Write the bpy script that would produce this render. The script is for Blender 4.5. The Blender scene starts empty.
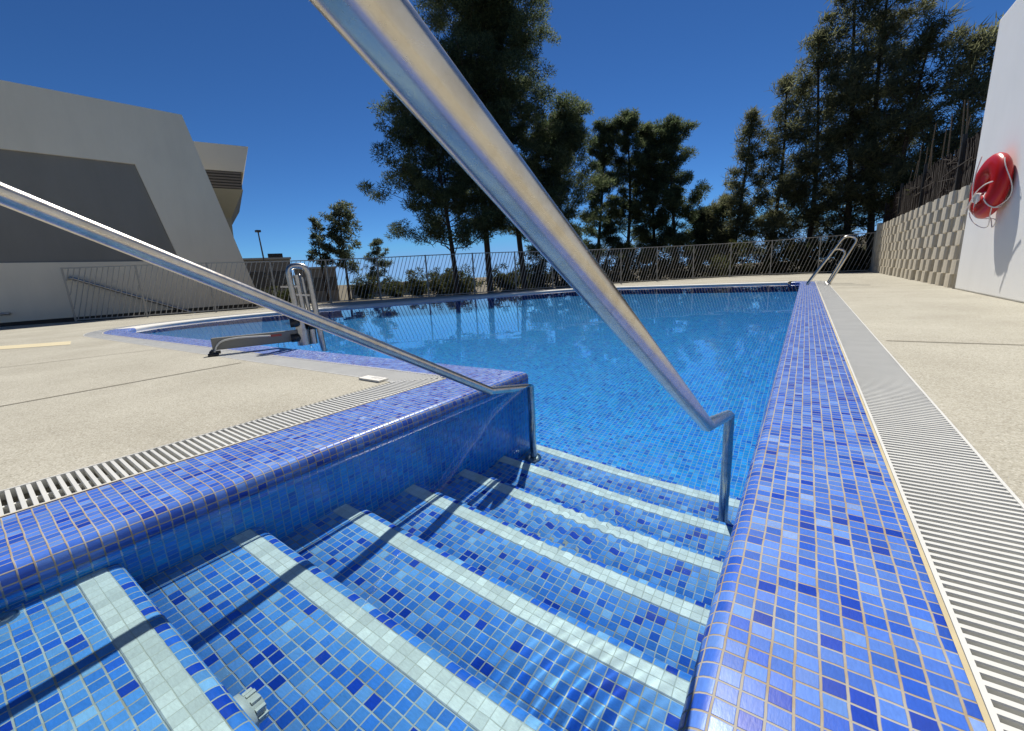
import bpy, bmesh, math, random
import numpy as np
from mathutils import Vector, Matrix, noise
from mathutils.geometry import delaunay_2d_cdt

# all coordinates below are in "eye heights" above the deck; one of them is S metres
S = 0.55
scene = bpy.context.scene
COL = scene.collection

# ------------------------------------------------------------------ camera
cam_data = bpy.data.cameras.new('camera')
cam = bpy.data.objects.new('camera', cam_data)
COL.objects.link(cam)
R_ = Vector((0.82462684, 0.56314223, -0.05349208))
U_ = Vector((-0.07684934, 0.20521284, 0.97569558))
F_ = Vector((-0.56043264, 0.80047394, -0.21250113))
m = Matrix((R_, U_, -F_)).transposed().to_4x4()
m.translation = Vector((0, 0, 1.0 * S))
cam.matrix_world = m
cam_data.sensor_width = 36
cam_data.lens = 419.325 / 1024 * 36
cam_data.clip_start = 0.02
cam_data.clip_end = 5000
scene.camera = cam

# ------------------------------------------------------------------ sky, sun, exposure
SUN = Vector((0.27, -0.66, -1.0)).normalized()
world = bpy.data.worlds.new('World')
scene.world = world
world.use_nodes = True
wn = world.node_tree
wn.nodes.clear()
sky = wn.nodes.new('ShaderNodeTexSky')
sky.sky_type = 'NISHITA'
sky.sun_disc = False
sky.sun_elevation = math.asin(-SUN.z)
sky.sun_rotation = math.atan2(-SUN.x, -SUN.y)
sky.altitude = 3000
sky.air_density = 1.0
sky.dust_density = 0.0
sky.ozone_density = 1.0
bg = wn.nodes.new('ShaderNodeBackground')
bg.inputs[1].default_value = 0.10
wo = wn.nodes.new('ShaderNodeOutputWorld')
# a deep, polarised-looking blue: steepen the sky's own gradient
gam = wn.nodes.new('ShaderNodeGamma'); gam.inputs[1].default_value = 1.2
mul = wn.nodes.new('ShaderNodeMix'); mul.data_type = 'RGBA'; mul.blend_type = 'MULTIPLY'
mul.inputs[0].default_value = 1.0; mul.inputs[7].default_value = (0.185, 0.345, 0.50, 1)
wn.links.new(sky.outputs[0], gam.inputs[0]); wn.links.new(gam.outputs[0], mul.inputs[6]); dk = wn.nodes.new('ShaderNodeMix'); dk.data_type = 'RGBA'; dk.blend_type = 'DARKEN'; dk.inputs[0].default_value = 1.0
dk.inputs[7].default_value = (1.9, 3.7, 6.6, 1)
wn.links.new(mul.outputs[2], dk.inputs[6]); wn.links.new(dk.outputs[2], bg.inputs[0])
wn.links.new(bg.outputs[0], wo.inputs[0])

sd = bpy.data.lights.new('sun', 'SUN')
sd.energy = 4.9
sd.angle = math.radians(0.53)
sd.color = (1.0, 0.95, 0.87)
sun = bpy.data.objects.new('sun', sd)
COL.objects.link(sun)
sun.rotation_euler = SUN.to_track_quat('-Z', 'Y').to_euler()
sd.cycles.is_caustics_light = True

scene.view_settings.view_transform = 'Standard'
scene.view_settings.look = 'None'
scene.view_settings.exposure = 0.27
scene.view_settings.gamma = 1.0
scene.view_settings.use_curve_mapping = False
cy = scene.cycles
cy.use_denoising = True
cy.sample_clamp_indirect = 6.0
cy.max_bounces = 10
cy.transmission_bounces = 8
cy.transparent_max_bounces = 8
cy.caustics_reflective = False
cy.caustics_refractive = True
cy.blur_glossy = 0.3

# ------------------------------------------------------------------ node helpers
def lin(r, g, b):
    f = lambda c: c / 12.92 if c <= 0.04045 else ((c + 0.055) / 1.055) ** 2.4
    return (f(r / 255), f(g / 255), f(b / 255), 1)

class NT:
    def __init__(self, name):
        self.mat = bpy.data.materials.new(name)
        self.mat.use_nodes = True
        self.t = self.mat.node_tree
        self.bsdf = self.t.nodes['Principled BSDF']
        self.out = self.t.nodes['Material Output']
    def n(self, kind, **kw):
        nd = self.t.nodes.new('ShaderNode' + kind)
        for k, v in kw.items():
            setattr(nd, k, v)
        return nd
    def put(self, sock, v):
        if isinstance(v, bpy.types.NodeSocket):
            self.t.links.new(v, sock)
        else:
            sock.default_value = v
    def math(self, op, a, b=None, c=None):
        nd = self.n('Math', operation=op)
        self.put(nd.inputs[0], a)
        if b is not None: self.put(nd.inputs[1], b)
        if c is not None: self.put(nd.inputs[2], c)
        return nd.outputs[0]
    def mix(self, f, a, b, mode='MIX'):
        nd = self.n('Mix', data_type='RGBA', blend_type=mode)
        self.put(nd.inputs[0], f); self.put(nd.inputs[6], a); self.put(nd.inputs[7], b)
        return nd.outputs[2]
    def coord(self, which='Object'):
        return self.n('TexCoord').outputs[which]
    def noise(self, vec, scale, detail=4, rough=0.55):
        nd = self.n('TexNoise')
        self.put(nd.inputs['Vector'], vec)
        nd.inputs['Scale'].default_value = scale
        nd.inputs['Detail'].default_value = detail
        nd.inputs['Roughness'].default_value = rough
        return nd.outputs[0]
    def ramp(self, f, stops, interp='LINEAR'):
        nd = self.n('ValToRGB')
        cr = nd.color_ramp
        cr.interpolation = interp
        while len(cr.elements) < len(stops): cr.elements.new(0.5)
        for e, (p, c) in zip(cr.elements, stops):
            e.position = p
            e.color = c if len(c) == 4 else (*c, 1)
        self.put(nd.inputs[0], f)
        return nd.outputs[0]
    def bump(self, h, strength, dist=0.01):
        nd = self.n('Bump')
        nd.inputs['Strength'].default_value = strength
        nd.inputs['Distance'].default_value = dist
        self.put(nd.inputs['Height'], h)
        self.t.links.new(nd.outputs[0], self.bsdf.inputs['Normal'])
        return nd
    def mapping(self, vec, scale):
        nd = self.n('Mapping')
        self.put(nd.inputs['Vector'], vec)
        nd.inputs['Scale'].default_value = scale
        return nd.outputs[0]
    def set(self, **kw):
        names = dict(color='Base Color', rough='Roughness', metal='Metallic', spec='Specular IOR Level',
                     trans='Transmission Weight', ior='IOR', coat='Coat Weight', coat_rough='Coat Roughness')
        for k, v in kw.items():
            self.put(self.bsdf.inputs[names[k]], v)
        return self

# ------------------------------------------------------------------ materials
def mosaic(name, stops, grout, grout2, rough=0.16, gw=0.07, stain=0.5, coat=0.0, spec=0.4, dim=0.86):
    """little glass tiles: one UV unit is one tile"""
    t = NT(name)
    uv = t.coord('UV')
    sep = t.n('SeparateXYZ'); t.put(sep.inputs[0], uv)
    wob = t.noise(uv, 0.35, 2)
    u = t.math('ADD', sep.outputs[0], t.math('MULTIPLY', t.math('SUBTRACT', wob, 0.5), 0.16))
    wob2 = t.noise(t.mapping(uv, (1, 1, 1)), 0.45, 2)
    v = t.math('ADD', sep.outputs[1], t.math('MULTIPLY', t.math('SUBTRACT', wob2, 0.5), 0.16))
    cell = t.n('CombineXYZ')
    t.put(cell.inputs[0], t.math('FLOOR', u)); t.put(cell.inputs[1], t.math('FLOOR', v))
    wn_ = t.n('TexWhiteNoise', noise_dimensions='3D'); t.put(wn_.inputs['Vector'], cell.outputs[0])
    sepc = t.n('SeparateXYZ'); t.put(sepc.inputs[0], wn_.outputs['Color'])
    col = t.ramp(wn_.outputs['Value'], stops, 'CONSTANT')
    # small brightness jitter and glassy marbling inside every tile
    jit = t.math('MULTIPLY_ADD', sepc.outputs[1], 0.28, dim)
    shift = t.n('VectorMath', operation='MULTIPLY_ADD')
    t.put(shift.inputs[0], wn_.outputs['Color']); shift.inputs[1].default_value = (37, 37, 37); t.put(shift.inputs[2], uv)
    marb = t.noise(t.mapping(shift.outputs[0], (1.0, 3.2, 1.0)), 2.2, 4, 0.6)
    jit = t.math('MULTIPLY', jit, t.math('MULTIPLY_ADD', marb, 0.5, 0.75))
    val = t.n('VectorMath', operation='SCALE'); t.put(val.inputs[0], col); t.put(val.inputs['Scale'], jit)
    fu, fv = t.math('FRACT', u), t.math('FRACT', v)
    du = t.math('MINIMUM', fu, t.math('SUBTRACT', 1.0, fu))
    dv = t.math('MINIMUM', fv, t.math('SUBTRACT', 1.0, fv))
    d = t.math('MINIMUM', du, dv)
    mask = t.n('MapRange', interpolation_type='SMOOTHSTEP'); t.put(mask.inputs[0], d)
    mask.inputs[1].default_value = gw * 0.55; mask.inputs[2].default_value = gw * 1.15
    gno = t.math('MULTIPLY', t.ramp(t.noise(uv, 0.22, 5, 0.65), [(0.42, (0, 0, 0)), (0.62, (1, 1, 1))]), stain)
    gcol = t.mix(gno, grout, grout2)
    t.set(color=t.mix(mask.outputs[0], gcol, val.outputs[0]),
          rough=t.math('ADD', t.math('MULTIPLY', t.math('SUBTRACT', 1.0, mask.outputs[0]), 0.6), t.math('MULTIPLY_ADD', sepc.outputs[2], 0.12, rough)))
    t.set(spec=spec)
    if coat: t.set(coat=coat, coat_rough=0.06)
    tilt = t.math('MULTIPLY', t.math('ADD', t.math('MULTIPLY', fu, t.math('SUBTRACT', sepc.outputs[0], 0.5)),
                                     t.math('MULTIPLY', fv, t.math('SUBTRACT', sepc.outputs[2], 0.5))), 0.12)
    h = t.math('ADD', t.math('ADD', mask.outputs[0], tilt), t.math('MULTIPLY', marb, 0.12))
    t.bump(h, 0.5, 0.0025)
    return t.mat

B_LIGHT, B_MID, B_DEEP, B_DARK, B_PALE = lin(86, 126, 204), lin(64, 106, 195), lin(46, 88, 184), lin(28, 64, 166), lin(122, 152, 208)
STOPS = [(0.0, B_LIGHT), (0.26, B_MID), (0.50, lin(76, 116, 200)), (0.68, B_DEEP), (0.86, B_DARK), (0.92, lin(98, 138, 208)), (0.975, B_PALE)]
M_COPE = mosaic('mosaic_coping', STOPS, lin(164, 160, 150), lin(150, 130, 94), stain=0.75, rough=0.22, spec=0.24, dim=0.80)
W_STOPS = [(0.0, lin(96, 162, 240)), (0.28, lin(72, 142, 235)), (0.56, lin(116, 175, 242)), (0.78, lin(46, 108, 219)), (0.91, lin(26, 74, 194)), (0.96, lin(146, 196, 244))]
M_POOL = mosaic('mosaic_pool', [(p_, (0.004 + c_[0] * 0.04, 0.13 + c_[1] * 0.56, 0.38 + c_[2] * 0.56, 1)) for p_, c_ in W_STOPS], lin(150, 194, 222), lin(150, 165, 150), stain=0.3)
M_STEP = mosaic('mosaic_step', W_STOPS, lin(206, 214, 216), lin(160, 140, 96), gw=0.065, stain=0.6, rough=0.42, spec=0.15)
M_STRIP = mosaic('mosaic_nosing', [(0.0, lin(232, 236, 232)), (0.4, lin(227, 231, 227)), (0.75, lin(236, 239, 235))], lin(222, 225, 217), lin(186, 182, 160), rough=0.4, gw=0.036, stain=0.5)

def mat_deck():
    t = NT('deck_aggregate'); c = t.coord('Object')
    v = t.n('TexVoronoi'); t.put(v.inputs['Vector'], c); v.inputs['Scale'].default_value = 230
    sep = t.n('SeparateXYZ'); t.put(sep.inputs[0], v.outputs['Color'])
    speck = t.ramp(sep.outputs[0], [(0.0, lin(148, 144, 132)), (0.18, lin(164, 160, 147)), (0.55, lin(173, 169, 156)), (0.86, lin(181, 178, 166)), (1.0, lin(194, 191, 180))])
    big = t.ramp(t.noise(c, 1.3, 5, 0.6), [(0.3, (0.87, 0.86, 0.84)), (0.7, (1.07, 1.07, 1.06))])
    fine = t.ramp(t.noise(c, 24, 4, 0.7), [(0.3, (0.95, 0.95, 0.945)), (0.7, (1.03, 1.03, 1.03))])
    spots = t.ramp(t.noise(c, 9, 2, 0.4), [(0.70, (1, 1, 1)), (0.77, (0.86, 0.85, 0.83))])
    col = t.mix(1.0, t.mix(1.0, t.mix(1.0, speck, big, 'MULTIPLY'), fine, 'MULTIPLY'), spots, 'MULTIPLY')
    t.set(color=col, rough=0.9, spec=0.08)
    t.bump(v.outputs['Distance'], 0.12, 0.003)
    return t.mat
M_DECK = mat_deck()

def plain(name, rgb, rough=0.6, metal=0.0, var=0.1, scale=3.0, bump=0.0, bscale=40.0, spec=0.5):
    t = NT(name); c = t.coord('Object')
    k = t.ramp(t.noise(c, scale, 5, 0.6), [(0.25, (1 - var,) * 3), (0.75, (1 + var * 0.6,) * 3)])
    t.set(color=t.mix(1.0, rgb, k, 'MULTIPLY'), rough=rough, metal=metal, spec=spec)
    if bump: t.bump(t.noise(c, bscale, 3, 0.6), bump, 0.005)
    return t.mat

def mat_render(name, rgb, var, streak):
    t = NT(name); c = t.coord('Object')
    k = t.ramp(t.noise(c, 0.8, 5, 0.6), [(0.25, (1 - var,) * 3), (0.75, (1 + var * 0.6,) * 3)])
    run_ = t.ramp(t.noise(t.mapping(c, (1.1, 1.1, 0.22)), 2.0, 5, 0.7), [(0.35, (1, 1, 1)), (0.72, (1 - streak, 1 - streak * 1.02, 1 - streak * 1.1))])
    t.set(color=t.mix(1.0, t.mix(1.0, rgb, k, 'MULTIPLY'), run_, 'MULTIPLY'), rough=0.9, spec=0.2)
    t.bump(t.noise(c, 60, 3, 0.6), 0.2, 0.004)
    return t.mat
M_PLASTIC = plain('grating_plastic', lin(205, 205, 200), 0.45, var=0.10, scale=6)
M_RIB = plain('grating_rib', lin(205, 205, 200), 0.6)
M_CHANNEL = plain('channel_grey', lin(186, 186, 184), 0.8, var=0.2, scale=6)
M_STONE = plain('edge_stone', lin(214, 211, 203), 0.8, var=0.06)
M_GROUT = plain('grout_cream', lin(190, 176, 140), 0.85, var=0.2, scale=9)
M_JOINT = plain('joint_seal', lin(112, 106, 92), 0.9)
M_PATCH = plain('cream_patch', lin(204, 192, 158), 0.8)

def mat_steel(name, base, rough, streak=0.1):
    t = NT(name); c = t.coord('Object')
    n1 = t.noise(t.mapping(c, (60, 5, 60)), 6, 4, 0.65)
    n2 = t.noise(c, 22, 4, 0.7)
    t.set(color=t.mix(t.ramp(n2, [(0.45, (0, 0, 0)), (0.75, (0.8, 0.8, 0.8))]), base, (base[0] * 0.74, base[1] * 0.68, base[2] * 0.58, 1)),
          metal=1.0, rough=t.math('ADD', rough, t.math('MULTIPLY', n1, streak)))
    t.bump(n2, 0.03, 0.002)
    return t.mat
M_STEEL = mat_steel('stainless_steel', (0.60, 0.56, 0.49, 1), 0.17, 0.16)
M_STEEL2 = mat_steel('stainless_steel_worn', (0.44, 0.43, 0.41, 1), 0.22, 0.15)
M_GREYPL = plain('lift_grey', lin(120, 120, 116), 0.5)
M_BLACK = plain('black_plastic', lin(34, 34, 34), 0.5)
M_FENCE = plain('fence_paint', lin(158, 155, 146), 0.5)
M_WHITE = mat_render('wall_render', lin(240, 240, 237), 0.05, 0.035)
M_GREY = mat_render('grey_render', lin(236, 225, 200), 0.05, 0.06)
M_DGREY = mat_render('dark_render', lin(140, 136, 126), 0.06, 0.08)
M_LGREY = plain('light_render', lin(196, 194, 182), 0.9, var=0.05, scale=0.7)
M_LOUVRE = plain('louvre_metal', lin(96, 92, 86), 0.6)
M_BLOCK = plain('split_block', lin(196, 187, 168), 0.95, var=0.16, scale=2.6, bump=0.7, bscale=34)
M_RED = plain('buoy_red', lin(190, 22, 18), 0.28, var=0.08)
M_ROPE = plain('rope_white', lin(232, 226, 218), 0.8)
M_EARTH = plain('dry_earth', lin(104, 94, 70), 0.95, var=0.25, scale=0.3)
M_REED = plain('dry_reed', lin(48, 37, 30), 0.95, var=0.4, scale=6)
M_CANE = plain('dry_cane', lin(122, 104, 80), 0.9)
M_GLASS = plain('dark_glass', lin(30, 34, 40), 0.15)

def mat_leaf(name, dark, light, warm):
    t = NT(name); c = t.coord('Object')
    g = t.n('NewGeometry')
    k = t.math('ADD', t.math('MULTIPLY', g.outputs['Random Per Island'], 0.55), t.math('MULTIPLY', t.noise(c, 0.9, 3), 0.6))
    col = t.ramp(k, [(0.25, dark), (0.62, light), (0.95, warm)])
    t.set(color=col, rough=0.6, spec=0.25)
    tr = t.n('BsdfTranslucent'); t.put(tr.inputs[0], col)
    ms = t.n('MixShader'); ms.inputs[0].default_value = 0.62
    t.t.links.new(t.bsdf.outputs[0], ms.inputs[1]); t.t.links.new(tr.outputs[0], ms.inputs[2])
    t.t.links.new(ms.outputs[0], t.out.inputs[0])
    return t.mat
M_PINE = mat_leaf('pine_needles', (0.044, 0.066, 0.038, 1), (0.10, 0.135, 0.062, 1), (0.22, 0.25, 0.12, 1))
M_CASU = mat_leaf('feathery_needles', (0.075, 0.085, 0.048, 1), (0.155, 0.168, 0.085, 1), (0.28, 0.285, 0.15, 1))
M_BUSH = mat_leaf('shrub_leaves', (0.022, 0.032, 0.012, 1), (0.05, 0.062, 0.022, 1), (0.11, 0.10, 0.04, 1))
M_YOUNG = mat_leaf('young_leaves', (0.06, 0.085, 0.05, 1), (0.12, 0.15, 0.085, 1), (0.26, 0.28, 0.19, 1))
M_BARK = plain('bark', lin(72, 62, 52), 0.95, var=0.3, scale=4, bump=0.6, bscale=12)

def mat_water():
    t = NT('pool_water_surface')
    t.set(color=(0.72, 0.96, 1.0, 1), rough=0.0, trans=1.0, ior=1.333)
    return t.mat
M_WATER = mat_water()

# ------------------------------------------------------------------ mesh helpers
class MB:
    def __init__(self):
        self.v, self.f, self.uv, self.sm = [], [], [], []
    def face(self, pts, uvs=None, smooth=False):
        i = len(self.v)
        self.v += [tuple(p) for p in pts]
        self.f.append(tuple(range(i, i + len(pts))))
        self.uv.append(uvs or [(p[0], p[1]) for p in pts])
        self.sm.append(smooth)
    def add(self, verts, faces, smooth=False, uvs=None):
        i = len(self.v)
        self.v += [tuple(p) for p in verts]
        for k, f in enumerate(faces):
            self.f.append(tuple(i + a for a in f))
            self.uv.append(uvs[k] if uvs else [(verts[a][0], verts[a][1]) for a in f])
            self.sm.append(smooth)
    def box(self, a, b, frame=None):
        x0, y0, z0 = a; x1, y1, z1 = b
        vs = [(x0, y0, z0), (x1, y0, z0), (x1, y1, z0), (x0, y1, z0), (x0, y0, z1), (x1, y0, z1), (x1, y1, z1), (x0, y1, z1)]
        if frame: vs = [frame(p) for p in vs]
        self.add(vs, [(3, 2, 1, 0), (4, 5, 6, 7), (0, 1, 5, 4), (1, 2, 6, 5), (2, 3, 7, 6), (3, 0, 4, 7)])
    def bar(self, p, q, w, d=None, up=(0, 0, 1)):
        """rectangular bar from p to q"""
        d = d or w
        p, q = Vector(p), Vector(q)
        t = (q - p).normalized(); up = Vector(up)
        if abs(t.dot(up)) > 0.98: up = Vector((1, 0, 0))
        a = t.cross(up).normalized() * w / 2; b = t.cross(a).normalized() * d / 2
        vs = [p - a - b, p + a - b, p + a + b, p - a + b, q - a - b, q + a - b, q + a + b, q - a + b]
        self.add(vs, [(3, 2, 1, 0), (4, 5, 6, 7), (0, 1, 5, 4), (1, 2, 6, 5), (2, 3, 7, 6), (3, 0, 4, 7)])
    def tube(self, pts, r, seg=12, cap=True, smooth=True):
        pts = [Vector(p) for p in pts]
        rs = r if hasattr(r, '__len__') else [r] * len(pts)
        n = len(pts)
        tang = [(pts[min(i + 1, n - 1)] - pts[max(i - 1, 0)]).normalized() for i in range(n)]
        a = tang[0].orthogonal().normalized()
        vs = []
        for i in range(n):
            a = (a - tang[i] * a.dot(tang[i])).normalized()
            b = tang[i].cross(a)
            for k in range(seg):
                th = 2 * math.pi * k / seg
                vs.append(pts[i] + (a * math.cos(th) + b * math.sin(th)) * rs[i])
        fs = [(i * seg + k, i * seg + (k + 1) % seg, (i + 1) * seg + (k + 1) % seg, (i + 1) * seg + k) for i in range(n - 1) for k in range(seg)]
        self.add(vs, fs, smooth)
        if cap:
            self.add([vs[k] for k in range(seg)], [tuple(range(seg))[::-1]])
            self.add([vs[(n - 1) * seg + k] for k in range(seg)], [tuple(range(seg))])
    def lathe(self, base, axis, prof, seg=20):
        """prof: (radius, height) pairs along axis"""
        base, axis = Vector(base), Vector(axis).normalized()
        a = axis.orthogonal().normalized(); b = axis.cross(a)
        vs = [base + axis * h + (a * math.cos(2 * math.pi * k / seg) + b * math.sin(2 * math.pi * k / seg)) * r for r, h in prof for k in range(seg)]
        fs = [(i * seg + k, i * seg + (k + 1) % seg, (i + 1) * seg + (k + 1) % seg, (i + 1) * seg + k) for i in range(len(prof) - 1) for k in range(seg)]
        self.add(vs, fs, True)
    def prism(self, poly, d0, d1, frame):
        """polygon (u, z) extruded between depths d0 and d1; frame(u, d, z)"""
        n = len(poly)
        vs = [frame((u, d0, z)) for u, z in poly] + [frame((u, d1, z)) for u, z in poly]
        self.add(vs, [tuple(range(n)), tuple(range(2 * n - 1, n - 1, -1))] + [(i, i + n, (i + 1) % n + n, (i + 1) % n) for i in range(n)])
    def build(self, name, mat, parent=None, scale=S):
        me = bpy.data.meshes.new(name)
        me.from_pydata([(x * scale, y * scale, z * scale) for x, y, z in self.v], [], self.f)
        lay = me.uv_layers.new(name='UVMap')
        lay.data.foreach_set('uv', np.array([c for u in self.uv for c in u], dtype=np.float32).ravel())
        me.polygons.foreach_set('use_smooth', self.sm)
        me.materials.append(mat)
        me.update()
        return link(name, me, parent)

def link(name, me, parent=None):
    o = bpy.data.objects.new(name, me)
    COL.objects.link(o)
    if parent:
        o.parent = parent
        o.matrix_parent_inverse = parent.matrix_world.inverted()
    return o

def weld(o, dist=0.0002):
    bm = bmesh.new(); bm.from_mesh(o.data)
    bmesh.ops.remove_doubles(bm, verts=bm.verts, dist=dist)
    bmesh.ops.recalc_face_normals(bm, faces=bm.faces)
    bm.to_mesh(o.data); bm.free()
    return o

def tag(o, label=None, cat=None, group=None, kind=None):
    if label: o['label'] = label
    if cat: o['category'] = cat
    if group: o['group'] = group
    if kind: o['kind'] = kind
    return o

def root(name, loc, label, cat, group=None):
    o = bpy.data.objects.new(name, None)
    o.empty_display_size = 0.1
    o.location = Vector(loc) * S
    COL.objects.link(o)
    bpy.context.view_layer.update()
    return tag(o, label, cat, group)

def fillet(pts, r, n=8):
    """round the corners of a polyline"""
    pts = [Vector(p) for p in pts]
    rr = r if hasattr(r, '__len__') else [r] * len(pts)
    out = [pts[0]]
    for i in range(1, len(pts) - 1):
        a, b, c = pts[i - 1], pts[i], pts[i + 1]
        u, v = (a - b).normalized(), (c - b).normalized()
        ang = math.acos(max(-1, min(1, u.dot(v))))
        t = min(rr[i] / math.tan(ang / 2), 0.49 * (a - b).length, 0.49 * (c - b).length)
        p, q = b + u * t, b + v * t
        for k in range(n + 1):
            s = k / n
            out.append((p * (1 - s) + b * s) * (1 - s) + (b * (1 - s) + q * s) * s)
    out.append(pts[-1])
    return out

def receive(*obs):
    for o in obs: o.cycles.is_caustics_receiver = True

TILE = 0.0482            # one mosaic tile with its joint
WATER = -0.078
XL, XR = -2.53, -0.165    # stair side walls
YN = 3.58                # near edge of the pool
YBACK = -1.1

# ------------------------------------------------------------------ pool outline
def catmull(ps, n=6):
    out = []
    for i in range(1, len(ps) - 2):
        p0, p1, p2, p3 = [Vector(p) for p in ps[i - 1:i + 3]]
        for k in range(n):
            t = k / n
            out.append(0.5 * ((2 * p1) + (p2 - p0) * t + (2 * p0 - 5 * p1 + 4 * p2 - p3) * t * t + (3 * p1 - p0 - 3 * p2 + p3) * t ** 3))
    out.append(Vector(ps[-2]))
    return out

curve = catmull([(-13.6, YN), (-15.6, YN), (-17.1, 4.1), (-17.9, 5.4), (-18.1, 7.2), (-17.6, 9.2), (-16.4, 11.4), (-14.5, 14.9), (-12.6, 18.8), (-11.0, 21.4), (-9.4, 22.5), (-8.0, 22.6)], 5)
arc = [Vector((XR - 0.45 + 0.45 * math.cos(a), 22.15 + 0.45 * math.sin(a))) for a in [math.radians(90 - 15 * k) for k in range(7)]]
# clockwise from the stairs' left wall: up the pier, along the near edge, round, along the far edge, back down the right wall
OUT = [Vector((-2.47, YBACK)), Vector((-2.31, YN))]     # this wall runs two degrees off the others
OUT += [Vector((x, YN)) for x in (-6, -10, -13.6)] + [Vector(p) for p in curve] + arc + [Vector((XR, YBACK))]

def offset(ps, d):
    """offset an open polyline to its left (outside of the pool)"""
    res = []
    n = len(ps)
    for i in range(n):
        t0 = (ps[i] - ps[i - 1]).normalized() if i else None
        t1 = (ps[i + 1] - ps[i]).normalized() if i < n - 1 else None
        t0 = t0 or t1; t1 = t1 or t0
        n0, n1 = Vector((-t0.y, t0.x)), Vector((-t1.y, t1.x))
        b = (n0 + n1)
        b = b / max(0.2, (b.length_squared / 2)) if b.length > 1e-6 else n0
        res.append(ps[i] + b * d)
    return res

def inside(pt, poly):
    x, y = pt; c = False; j = len(poly) - 1
    for i in range(len(poly)):
        xi, yi = poly[i]; xj, yj = poly[j]
        if (yi > y) != (yj > y) and x < (xj - xi) * (y - yi) / (yj - yi) + xi: c = not c
        j = i
    return c

def fill(boundary, holes=(), z=0.0, uvs=1.0):
    """flat sheet with holes"""
    vs, fc = [], []
    for loop in [boundary, *holes]:
        i = len(vs); vs += [Vector((p[0], p[1])) for p in loop]; fc.append(list(range(i, i + len(loop))))
    ov, oe, of, _, _, _ = delaunay_2d_cdt(vs, [], fc, 0, 1e-5)
    mb = MB()
    for f in of:
        cx = sum(ov[i].x for i in f) / len(f); cyy = sum(ov[i].y for i in f) / len(f)
        if inside((cx, cyy), boundary) and not any(inside((cx, cyy), h) for h in holes):
            pts = [(ov[i].x, ov[i].y, z) for i in f]
            ar = (pts[1][0] - pts[0][0]) * (pts[2][1] - pts[0][1]) - (pts[1][1] - pts[0][1]) * (pts[2][0] - pts[0][0])
            if ar < 0: pts = pts[::-1]
            mb.face(pts, [(p[0] * uvs, p[1] * uvs) for p in pts])
    return mb

# per-point widths: the left stair coping is wider than the rest
def offset_w(d_rest, p0, p1):
    b = list(offset(OUT, d_rest))
    b[0], b[1] = Vector(p0), Vector(p1)
    return b
O_IN = OUT
O_COPE = offset_w(0.53, (-3.13, YBACK), (-2.935, YN - 0.50))
O_GRATE = offset_w(0.92, (-3.59, YBACK), (-3.36, YN - 0.91))
# the right wall's own widths
for L_, dx in ((O_COPE, 0.573), (O_GRATE, 0.957)):
    L_[-1] = Vector((XR + dx, YBACK))

# ------------------------------------------------------------------ the pool shell (walls and floor)
def floor_z(y):
    return -2.23 - 0.9 * max(0.0, min(1.0, (y - 4.5) / 14.0))
pb = MB()
run = 0.0
for i in range(len(OUT) - 1):
    a, b = OUT[i], OUT[i + 1]
    n = max(1, int((b - a).length / 1.0))
    for k in range(n):
        p, q = a.lerp(b, k / n), a.lerp(b, (k + 1) / n)
        s0, s1 = run + (a - p).length, run + (a - q).length
        zb = -3.6
        top = -0.1455
        pb.add([(p.x, p.y, zb), (q.x, q.y, zb), (q.x, q.y, top), (p.x, p.y, top)], [(0, 1, 2, 3)], False,
               [[(s0 / TILE, (zb - 0.06) / TILE), (s1 / TILE, (zb - 0.06) / TILE), (s1 / TILE, (top - 0.06) / TILE), (s0 / TILE, (top - 0.06) / TILE)]])
    run += (b - a).length
ys = [3.7, 4.5] + [4.5 + 14 * k / 6 for k in range(1, 7)] + [23.2]
for y0, y1 in zip(ys, ys[1:]):
    pts = [(-19.5, y0, floor_z(y0)), (0.3, y0, floor_z(y0)), (0.3, y1, floor_z(y1)), (-19.5, y1, floor_z(y1))]
    pb.face(pts, [(p[0] / TILE, p[1] / TILE) for p in pts])
basin = tag(pb.build('pool_basin', M_POOL), 'blue mosaic walls and floor of the swimming pool', 'pool', kind='structure')

# ------------------------------------------------------------------ deck
FENCE = [Vector(p) for p in [(3.2, 33.4), (-3.2, 33.4), (-7.2, 30.3), (-10.2, 27.3), (-12.0, 24.6), (-13.8, 21.0), (-15.6, 18.0), (-18.0, 15.9), (-20.0, 14.2), (-21.5, 12.0), (-22.1, 9.4), (-23.4, 6.9), (-25.6, 4.25)]]
deck_out = [(-27.6, 2.2), (-27.6, -9), (6.0, -9), (6.0, 34.0)] + [(p.x - 0.35, p.y + 0.5) for p in FENCE[1:]]
hole = [(p.x, p.y) for p in O_GRATE]
db = fill(deck_out, [hole], 0.0)
# the cut edge of the slab round the channel, and its outer skirt
for loop in (hole, deck_out):
    for a, b in zip(loop, loop[1:] + loop[:1]):
        db.face([(a[0], a[1], -0.45), (b[0], b[1], -0.45), (b[0], b[1], 0), (a[0], a[1], 0)])
deck = tag(db.build('pool_deck', M_DECK), 'pale aggregate paving round the pool', 'deck', kind='structure')

def joint(name, p, q, label, w=0.028):
    mb = MB(); p, q = Vector(p), Vector(q)
    t = (q - p).normalized(); nn = Vector((-t.y, t.x)) * w / 2
    mb.face([(*(p - nn), 0.006), (*(q - nn), 0.006), (*(q + nn), 0.006), (*(p + nn), 0.006)])
    o = mb.build(name, M_JOINT)
    return tag(o, label, 'paving joint', kind='structure')
joint('paving_joint', (0.84, 6.48), (3.24, 6.5), 'dark joint across the paving right of the pool')
joint('paving_joint', (-6.56, -5), (-6.36, 2.55), 'dark joint running through the paving left of the stairs')
joint('paving_joint', (-11.9, -5), (-9.7, 2.55), 'faint joint in the paving towards the grey building', 0.02)
joint('paving_joint', (0.84, 17.5), (3.24, 17.6), 'faint joint across the paving near the white wall', 0.02)

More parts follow.
